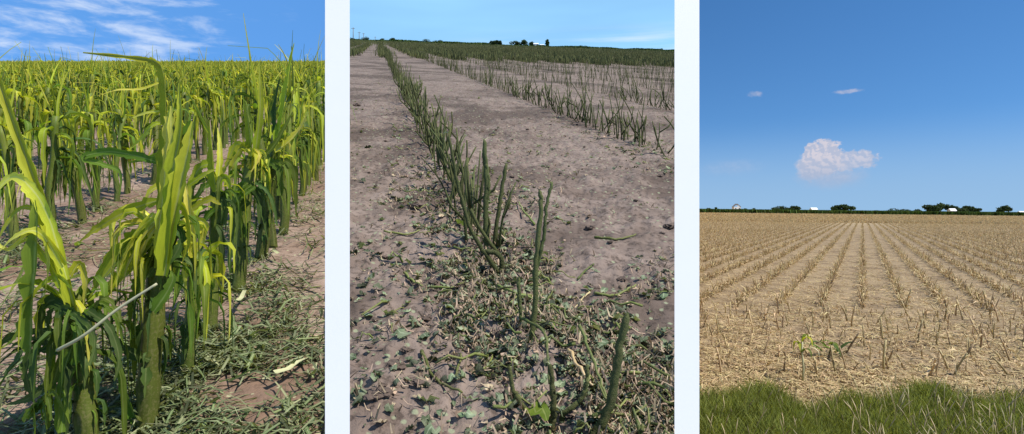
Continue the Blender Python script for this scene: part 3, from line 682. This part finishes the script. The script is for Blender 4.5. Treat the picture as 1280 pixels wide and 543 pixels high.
lying([(742, 377), (770, 378), (797, 366)], 5, 'beang', 'curved green stem lying right of the row, thin end up')
lying([(690, 405), (715, 392), (742, 376)], 5, 'straw', 'frayed pale stem lying right of the forked stem')
lying([(743, 304), (770, 307), (797, 303)], 5, 'beang', 'green stem lying far right on the bare soil')
lying([(722, 355), (738, 343), (742, 341)], 4, 'beang', 'short green stem piece in the litter right of the row')
lying([(650, 426, .01), (676, 460, .03), (686, 485, .01)], 7, 'beang', 'arched green stem across the front tangle')
lying([(724, 455, .05), (738, 485, .03), (750, 515, .01)], 7, 'beang', 'straight green stem in front of the nearest bean stem')
lying([(710, 465, .03), (725, 490, .02), (748, 505, .02)], 7, 'straw', 'pale split stem in the front tangle')
lying([(480, 293), (505, 296), (523, 293)], 4, 'beang', 'thin green stem on bare soil at the left')
lying([(668, 285), (655, 270), (650, 262)], 4, 'beang', 'small green stem piece behind the forked stem')
lying([(505, 345), (518, 358), (528, 366)], 5, 'beang', 'small green stem piece left of the hooked stem')
for i in range(90):        # the larger scraps near the viewer
    while True:
        y = 1/R.uniform(1/1.9, 1/.6); x = R.uniform(G1+.02, G2-.02)*y
        if R.random() < dens2(np.array(x), np.array(y))*1.2: break
    sz = rn(.017, .033); key = R.choice(['scrap', 'scrap', 'scrap', 'bits', 'green'], p=[.27, .27, .26, .14, .06])
    mb = scrap_t(sz) if key != 'bits' else MB().ribbon(np.stack([np.linspace(-.5, .5, 5)*sz, R.normal(0, .002, 5), np.full(5, .004)], 1), rn(.003, .006), (R.normal(0, .3), R.normal(0, .3), 1), .4)
    o = link('leaf_scrap' if key != 'bits' else 'straw_piece', mb.mesh('scrap', [M[key]]), loc=(x, y, float(gz(2, x, y))+.005), rot=(R.normal(0, .25), R.normal(0, .25), rn(0, 6.28)))
    if key == 'bits': tag(o, 'flat tan straw piece in the litter of the near bean row', 'straw', 'larger straw pieces in the bean litter')
    else: tag(o, 'crumpled green-grey bean leaf scrap on the soil of the near bean row', 'leaf scrap', 'larger leaf scraps in the bean litter')
def clod(p, s, label):
    import bmesh
    bm = bmesh.new(); bmesh.ops.create_icosphere(bm, subdivisions=3, radius=s)
    for v in bm.verts:
        q = np.array(v.co)/s*3.1; f = 1+1.5*float(fbm(np.array(q[0]+q[2]*1.3+9), np.array(q[1]-q[2]*.8), 3, int(p[0]*77) % 50)); v.co = Vector((v.co.x*f, v.co.y*f, v.co.z*f*.5))
    me = bpy.data.meshes.new('soil_clod'); bm.to_mesh(me); bm.free(); me.materials.append(M['clod'])
    tag(link('soil_clod', me, loc=(p[0], p[1], p[2]+s*.12)), label, 'soil clod', 'soil clods in the bean field')
for q in [((494, 464), .014, 'large crumbly dark clod left of the lone green stem'), ((478, 505), .012, 'dark clod low at the left front corner of the bean field'), ((836, 288), .015, 'dark clod at the right edge of the bean field'),
          ((777, 356), .010, 'small round clod right of the row'), ((737, 288), .014, 'flat dark clod on bare soil right of the near row'), ((520, 262), .016, 'dark clod left of the near row'), ((446, 133), .03, 'far dark clod at the left edge of the bean field')]:
    clod(ground_at(2, *q[0]), q[1], q[2])
for i in range(40):
    p = litter_spots(2, 1, .7, 5, G1+.03, G2-.03, lambda x, y: np.ones_like(x))[0]
    clod(p, rn(.004, .010), 'small crumb of dark soil on the bean field')

# ------------------------------------------------------------------ stubble field
def stub_mb(lod):
    mb = MB(); L = rn(.18, .36); d = R.normal(0, .2, 2); n = 5 if lod == 0 else 3; s = np.linspace(0, 1, n)[:, None]
    P = s*np.array([d[0]*L, d[1]*L, L])-[0, 0, .02]+s*s*np.array([*R.normal(0, .03, 2), 0])
    mb.tube(P, np.linspace(.013, .010, n), 6 if lod == 0 else 3, caps=lod == 0)
    lv = []
    for i in range(int(rn(2, 5)) if lod == 0 else 3):
        q = P[int(rn(.4, .99)*(n-1))]; nb = 6 if lod == 0 else 3
        path = bend_path(q, rn(0, 6.28), rn(.12, .28), rn(.6, 1.0)*6/nb, nb, rn(-.2, .2), rn(0, 70)); b = MB().flat(path, np.linspace(rn(.02, .035), .008, nb), (R.normal(0, .4), R.normal(0, .4), 1)); lv.append(b)
    return mb, lv
sp0 = []
for _ in range(14):
    a, lv = stub_mb(0); sp0.append((a.mesh('stalk', [M['straw']]), [b.mesh('leaf', [M['straw']]) for b in lv]))
MV = (1078-640)/F
st = []
for k in range(-90, 60):
    c = .765*k; y = 9.9+rn(0, .4)
    while y < 95:
        x = MV*y+c+R.normal(0, .028); u = x/y
        if G2+.004 < u < .98 and R.random() > .08: st.append((k, x, y))
        y += .045*rn(.4, 1.7)*(1 if y < 28 else (1.5 if y < 50 else 2.6))
for j in range(7):             # headland rows that run across the view
    yrow = 6.15+.56*j
    x = yrow*.3
    while x < yrow*1.0:
        if G2+.01 < x/yrow < .98: st.append((999, x, yrow+R.normal(0, .12)))
        x += .13*rn(.5, 1.7)
st.sort(key=lambda s: s[2])
for i, (k, x, y) in enumerate(st[:300]):
    me, lv = sp0[R.integers(0, 14)]; o = link('corn_stub', None, loc=(x, y, float(gz(3, x, y))), rot=(R.normal(0, .1), R.normal(0, .1), rn(0, 6.28)))
    link('stalk', me, o)
    for q in lv: link('leaf', q, o)
    s = .5+.6*R.random()**2; o.scale = (s, s, s)
    rw = ('nearest', 'second', 'third', 'fourth', 'fifth', 'sixth', 'seventh')[int(np.clip(round((y-6.15)/.56), 0, 6))]
    tag(o, 'dry tan corn stub with limp straw leaves in the %s cross row behind the grass' % rw, 'corn stub', 'dry corn stubs, %s cross row' % rw)
stt = []
for _ in range(16):
    a, lv = stub_mb(1)
    for b in lv: V, Q, A, _m = b.arr(); a.add(V, Q, A)
    stt.append(a)
rest = np.array([(x, y, float(gz(3, x, y))) for _, x, y in st[300:]])
tag(link('stubble_rows', scatter('stubble_rows', stt, rest, [M['straw']], R.random(len(rest))*6.28, (.55+.35*R.random(len(rest)))*np.where(rest[:, 1] < 9.7, .9, 1.0), .2)), 'long rows of dry tan corn stubble running to the horizon', 'stubble', kind='stuff')
# far row strips
n = 26000; yy = 1/R.uniform(1/420., 1/85., n); uu = R.uniform(G2+.003, .96, n); xx = uu*yy
kk = np.round((xx-MV*yy)/.765); xx = kk*.765+MV*yy+R.normal(0, .06, n)
tuf = []
for _ in range(6):
    mb = MB()
    for j in range(3):
        p = np.array([R.normal(0, .1), R.normal(0, .15), 0]); mb.flat(np.array([p, p+[R.normal(0, .05), R.normal(0, .05), rn(.18, .36)]]), np.array([.12, .08]), (R.normal(), R.normal(), .1))
    tuf.append(mb)
tag(link('far_stubble', scatter('far_stubble', tuf, np.stack([xx, yy, gz(3, xx, yy)], 1), [M['straw']], R.random(n)*6.28, np.clip(yy/130, .9, 1.3), 0)), 'distant tan stubble fading into one band', 'stubble', kind='stuff')
# straw lying between the rows
sl_t = [strip_t((.06, .22), (.006, .014), 1.1, 4) for _ in range(20)]
lp = litter_spots(3, 34000, 5.0, 60, G2+.004, .96, lambda x, y: np.clip(.25+1.8*(fbm(x*1.2, y*1.2, 3, 77)+.3), .1, 1))
tag(link('straw_litter', scatter('straw_litter', sl_t, lp, [M['straw']], R.random(len(lp))*6.28, .7+.6*R.random(len(lp)), .3)), 'flattened straw covering the soil between the stubble rows', 'straw', kind='stuff')
# the two plants still green in the stubble
for base, lab in (((1003, 478), 'pale green corn stub with a hanging leaf, left of the green weed'),):
    b = ground_at(3, *base); root = link('corn_stub', None, loc=b); P = np.array([[0, 0, -.02], [.01, 0, .15], [-.005, 0, .3], [.0, 0, .42]])
    link('stalk', MB().tube(P, [.012, .011, .010, .008], 6).mesh('stalk', [M['pale']]), root)
    for i in range(5):
        link('leaf', MB().ribbon(bend_path(P[2+i % 2], rn(0, 6.28), rn(.2, .36), .7, 8, 0, 60), wprof(8, .035), (0, 0, 1), .3).mesh('leaf', [M[('lime', 'green', 'pale')[i % 3]]]), root)
    tag(root, lab, 'corn stub', 'dry corn stubs behind the grass verge')
b = ground_at(3, 1036, 446); root = link('green_weed', None, loc=b)
link('stem', MB().tube(np.array([[0, 0, -.02], [.02, 0, .1], [.05, 0, .18]]), [.01, .008, .006], 6).mesh('stem', [M['green']]), root)
for i in range(9): link('leaf', MB().ribbon(bend_path((rn(-.1, .15), 0, rn(.03, .16)), rn(0, 6.28), rn(.2, .4), .4, 7, 0, 35), wprof(7, .05), (0, 0, 1), .2).mesh('leaf', [M['dark' if i % 2 else 'green']]), root)
tag(root, 'single dark green weed growing low in the tan stubble', 'weed')
# grass verge at the bottom
gt = []
for _ in range(14):
    mb = MB()
    for j in range(7):
        p = np.array([R.normal(0, .03), R.normal(0, .03), -.01]); path = bend_path(p, rn(0, 6.28), rn(.06, .2), rn(.08, .4), 5, rn(-.1, .1), rn(55, 88)); mb.flat(path, np.array([.004, .0045, .0038, .0025, .0008]), (R.normal(), R.normal(), .2))
    gt.append(mb)
n = 15000; uu = R.uniform(G2+.003, 1.0, n); yb_ = 5.1+.2*np.sin(uu*19)+.15*np.sin(uu*43+1)+.3*(uu > .8)*(uu-.8)*4
yy = 2.6+(yb_-2.6)*R.random(n)**.7; xx = uu*yy; hsc = np.where(R.random(n) < .6, .65, 1.1)+.9*fbm(xx*1.6, yy*1.6, 2, 3)
tag(link('grass_verge', scatter('grass_verge', gt, np.stack([xx, yy, gz(3, xx, yy)], 1), [M['grass']], R.random(n)*6.28, hsc, .2)), 'strip of long dark green grass at the near edge of the stubble', 'grass', kind='stuff')
gs = []
for _ in range(8):
    mb = MB(); path = bend_path((0, 0, 0), rn(0, 6.28), rn(.2, .36), rn(.04, .16), 6, 0, rn(65, 88)); mb.tube(path, np.linspace(.0016, .0009, 6), 3); mb.tube(path[-3:]+R.normal(0, .001, 3), [.0015, .004, .0008], 4, caps=False); gs.append(mb)
n = 300; uu = R.uniform(G2+.01, 1.0, n); uu = np.where(R.random(n) < .5, .62+.36*R.random(n), uu); yy = R.uniform(3.6, 5.0, n); xx = uu*yy
tag(link('seed_stems', scatter('seed_stems', gs, np.stack([xx, yy, gz(3, xx, yy)], 1), [M['seed']], R.random(n)*6.28, .9+.3*R.random(n), .2)), 'pale dry seed stems standing in the grass verge', 'grass stems', kind='stuff')

# ------------------------------------------------------------------ horizon: crop belt, trees, houses, poles
def crop_belt(name, y, d, hgt, label):
    n = 7000; uu = R.uniform(G2+.001, 1.0, n); yy = y+R.random(n)*d; xx = uu*yy; t_ = []
    for _ in range(5):
        mb = MB()
        for j in range(5): p = np.array([R.normal(0, .8), R.normal(0, .8), 0]); mb.flat(np.array([p, p+[R.normal(0, .2), R.normal(0, .2), hgt*rn(.45, .55)], p+[R.normal(0, .4), R.normal(0, .4), hgt*rn(.85, 1.05)]]), np.array([.9, 1.1, .5]), (R.normal(), R.normal()-1, .1))
        t_.append(mb)
    tag(link(name, scatter(name, t_, np.stack([xx, yy, gz(3, xx, yy)], 1), [M['crop']], R.random(n)*.6, 1., 0)), label, 'crop', kind='stuff')
crop_belt('far_crop_belt', 335, 40, 2.3, 'thin dark green belt of standing crop along the horizon')
def crown(rx, rz, n, sz, cz):
    mb = MB(); L = [(R.normal(0, rx*.45), R.normal(0, rx*.45), cz+R.normal(0, rz*.35), rn(.45, .7)) for _ in range(7)]
    for i in range(n):
        lx, ly, lz, s = L[R.integers(0, 7)]; v = nrm(R.normal(0, 1, 3)); q = np.array([lx, ly, lz])+v*np.array([rx, rx, rz])*s*rn(.6, 1.0); d = R.normal(0, 1, 3)
        mb.flat(np.array([q-d*sz*.35, q+d*sz*.35]), np.array([sz, sz*.7]), v+R.normal(0, .5, 3))
    return mb
def tree(f, px, py_top, wpx, y, label, hedge=False, name='tree'):
    x = (px-640)/F*y; g = float(gz(f, x, y)); top = EYE+(HZ-py_top)/F*y; Ht = max(top-g, 2.5); rx = wpx/F*y/2
    root = link(name, None, loc=(x, y, g)); cz = Ht*(.60 if not hedge else .52); rz = Ht*(.42 if not hedge else .48)
    link('crown', crown(rx*.95, rz*.95, 700, max(.5, Ht*.13), cz).mesh('crown', [M['tree']], False), root)
    tk = MB().tube(np.array([[0, 0, -.3], [.1, 0, Ht*.3], [0, .1, Ht*.6]]), [Ht*.03, Ht*.022, Ht*.01], 6)
    for j in range(4): a = rn(0, 6.28); tk.tube(np.array([[0.05, 0, Ht*.35], [math.cos(a)*rx*.35, math.sin(a)*rx*.35, Ht*.6]]), [Ht*.014, Ht*.006], 4)
    link('trunk', tk.mesh('trunk', [M['bark']]), root)
    return tag(root, label, 'tree' if name == 'tree' else 'bush')
T3 = [(885, 260.5, 9, 'low bush at the left end of the stubble horizon', 1), (896, 260.0, 6, 'tiny bush just left of the white gabled house', 1), (929, 261, 8, 'small bush hiding the right side of the white house', 1), (941, 261, 7, 'small round bush right of the white house', 1),
      (969, 259.5, 12, 'low dark tree at the left end of the short tree line', 0), (979, 258.5, 14, 'taller dark tree in the middle of the short tree line', 0), (992, 257.5, 14, 'right tree of the short tree line on the horizon', 0),
      (1047, 256.5, 16, 'left half of the lone round tree pair left of the row end', 0), (1057, 255.2, 18, 'broad round dark tree standing alone left of where the rows meet', 0),
      (1103, 262.5, 18, 'low hedge just right of where the rows meet', 1), (1118, 261.5, 18, 'low hedge, middle piece, right of where the rows meet', 1), (1134, 262.0, 16, 'low hedge, right piece, before the big grove', 1), (1147, 262.0, 12, 'bush at the left foot of the big grove', 1),
      (1163, 256, 16, 'leftmost tall tree of the big dark grove', 0), (1174, 255, 16, 'tallest tree of the big dark grove', 0), (1184, 256, 14, 'tree of the big grove left of the white shed', 0), (1199, 258, 15, 'tree behind the white shed in the grove', 0), (1210, 258.5, 16, 'tree right of the white shed in the grove', 0), (1221, 260.5, 12, 'low tree at the right end of the grove', 0),
      (1240, 264, 12, 'low bush between the grove and the last lone tree', 1), (1255, 258, 14, 'lone round tree near the right edge of the horizon', 0)]
for px, pt, wd, lab, hd in T3: tree(3, px, pt, wd, 520+rn(-15, 15), lab, bool(hd), 'bush' if hd else 'tree')
def house(f, px, wpx, hpx, y, label, base_py=None, name='house', roofc='roof'):
    x = (px-640)/F*y; g = float(gz(f, x, y)); wd = wpx/F*y; ht = hpx/F*y; root = link(name, None, loc=(x, y, g)); z0 = -.4; hw = ht*.62; d = wd*.8
    if base_py is not None: z0 = -.4
    link('wall', MB().box((-wd/2, -d/2, z0), (wd/2, d/2, hw)).mesh('wall', [M['hwhite']], False), root)
    V = [(-wd/2-.3, -d/2-.3, hw), (wd/2+.3, -d/2-.3, hw), (wd/2+.3, d/2+.3, hw), (-wd/2-.3, d/2+.3, hw), (-wd/2-.3, 0, ht), (wd/2+.3, 0, ht)]
    if roofc == 'gable': V = [(-wd/2-.3, -d/2-.3, hw), (wd/2+.3, -d/2-.3, hw), (wd/2+.3, d/2+.3, hw), (-wd/2-.3, d/2+.3, hw), (0, -d/2-.3, ht), (0, d/2+.3, ht)]; Q = [(0,4,5,3), (1,2,5,4)]
    else: Q = [(0,1,5,4), (3,4,5,2)]
    rf = link('roof', MB().add(V, Q, np.zeros((6, 3))).mesh('roof', [M['roof' if roofc != 'hwhite' else 'hwhite']], False), root)
    ge = MB().add([(-wd/2, -d/2-.01, hw), (wd/2, -d/2-.01, hw), (0, -d/2-.01, ht-.1), (0, -d/2-.01, hw)], [(0,1,2,3)], np.zeros((4, 3))) if roofc == 'gable' else None
    if ge: link('gable', ge.mesh('gable', [M['hwhite']], False), root)
    for j in (-1, 1): link('window', MB().box((j*wd*.25-.45, -d/2-.05, hw*.45), (j*wd*.25+.45, -d/2-.003, hw*.8)).mesh('window', [M['glass']], False), root)
    link('door', MB().box((-.5, -d/2-.06, 0), (.5, -d/2-.003, min(2.1, hw*.85))).mesh('door', [M['roof']], False), root)
    return tag(root, label, 'house' if name == 'house' else 'shed')
house(3, 920.5, 8.5, 10.5, 520, 'small white gabled house at the left of the stubble horizon', roofc='gable')
house(3, 1017, 7, 6.5, 560, 'low white shed between the short tree line and the lone round tree', name='shed', roofc='hwhite')
house(3, 1190, 7, 7.5, 500, 'white shed half hidden in the big grove', name='shed', roofc='hwhite')
house(3, 1277, 7, 5.0, 520, 'white shed at the right edge of the stubble horizon', name='shed', roofc='hwhite')
# horizon of the bean field
n = 2600; uu = R.uniform(G1+.001, G2-.001, n); yy = 780+R.random(n)*30; xx = uu*yy; hb = []
for _ in range(5):
    mb = MB()
    for j in range(5): p = np.array([R.normal(0, 1.2), R.normal(0, 1.), 0]); mb.flat(np.array([p, p+[R.normal(0, .3), R.normal(0, .3), 1.2], p+[R.normal(0, .5), R.normal(0, .5), rn(1.6, 2.6)]]), np.array([1.6, 1.8, .7]), (R.normal(), R.normal()-1, .1))
    hb.append(mb)
tag(link('far_hedge', scatter('far_hedge', hb, np.stack([xx, yy, gz(2, xx, yy)], 1), [M['crop']], R.random(n)*.6, .6+.7*vnoise(uu*40, uu*0, 3), 0)), 'thin dark green hedge line along the bean horizon', 'hedge', kind='stuff')
def hy2(px): return 50+(px-437)*.0345
T2 = [(444, 47, 10, 'bushy clump beneath the left power poles', 1), (458, 47.2, 12, 'dark bush right of the left power poles', 1), (478, 48.5, 8, 'low bush behind the end of the near bean row', 1), (491, 47.5, 8, 'small bush left of the long low hedge', 1),
      (535, 50, 14, 'long low hedge on the bean horizon, left piece', 1), (548, 50.5, 14, 'long low hedge on the bean horizon, right piece', 1), (618, 50, 8, 'left half of the small tree pair on the bean horizon', 0), (625, 50.2, 9, 'right tree of the small pair on the bean horizon', 0),
      (645, 51.5, 12, 'dark tree at the left end of the grove by the white farm', 0), (655, 51.5, 12, 'dark tree at the middle of the grove by the white farm', 0), (664, 52, 8, 'dark tree next to the white farm buildings', 0), (726, 57, 12, 'low bush right of the narrow tall tree', 1), (824, 61, 9, 'small bush near the right end of the bean horizon', 1)]
for px, pt, wd, lab, hd in T2: tree(2, px, pt+.3, wd, 800+rn(-20, 20), lab, True, 'bush' if hd else 'tree')
tree(2, 683.5, 49.0, 4.5, 800, 'narrow tall dark tree right of the white farm', True)
house(2, 670, 6, 4.6, 790, 'white farm building left of the narrow tall tree', roofc='hwhite', name='shed')
house(2, 677.5, 5, 3.4, 790, 'lower white farm building beside the narrow tall tree', roofc='hwhite', name='shed')
for px, pt, y, lab in ((441.5, 34.5, 430, 'tallest power pole at the left edge of the bean horizon'), (449, 40, 520, 'second power pole on the bean horizon'), (454.5, 41.5, 600, 'third power pole on the bean horizon'), (469, 46, 750, 'smallest power pole above the near bean row end')):
    x = (px-640)/F*y; g = float(gz(2, x, y)); top = EYE+(HZ-pt)/F*y-g; root = link('power_pole', None, loc=(x, y, g))
    link('pole', MB().tube(np.array([[0, 0, -.5], [0, 0, top]]), [.3, .22], 6).mesh('pole', [M['wood']]), root)
    link('crossarm', MB().box((-1.4, -.33, top-1.0), (1.4, -.2, top-.75)).mesh('crossarm', [M['wood']], False), root)
    tag(root, lab, 'power pole', 'power poles on the bean horizon')
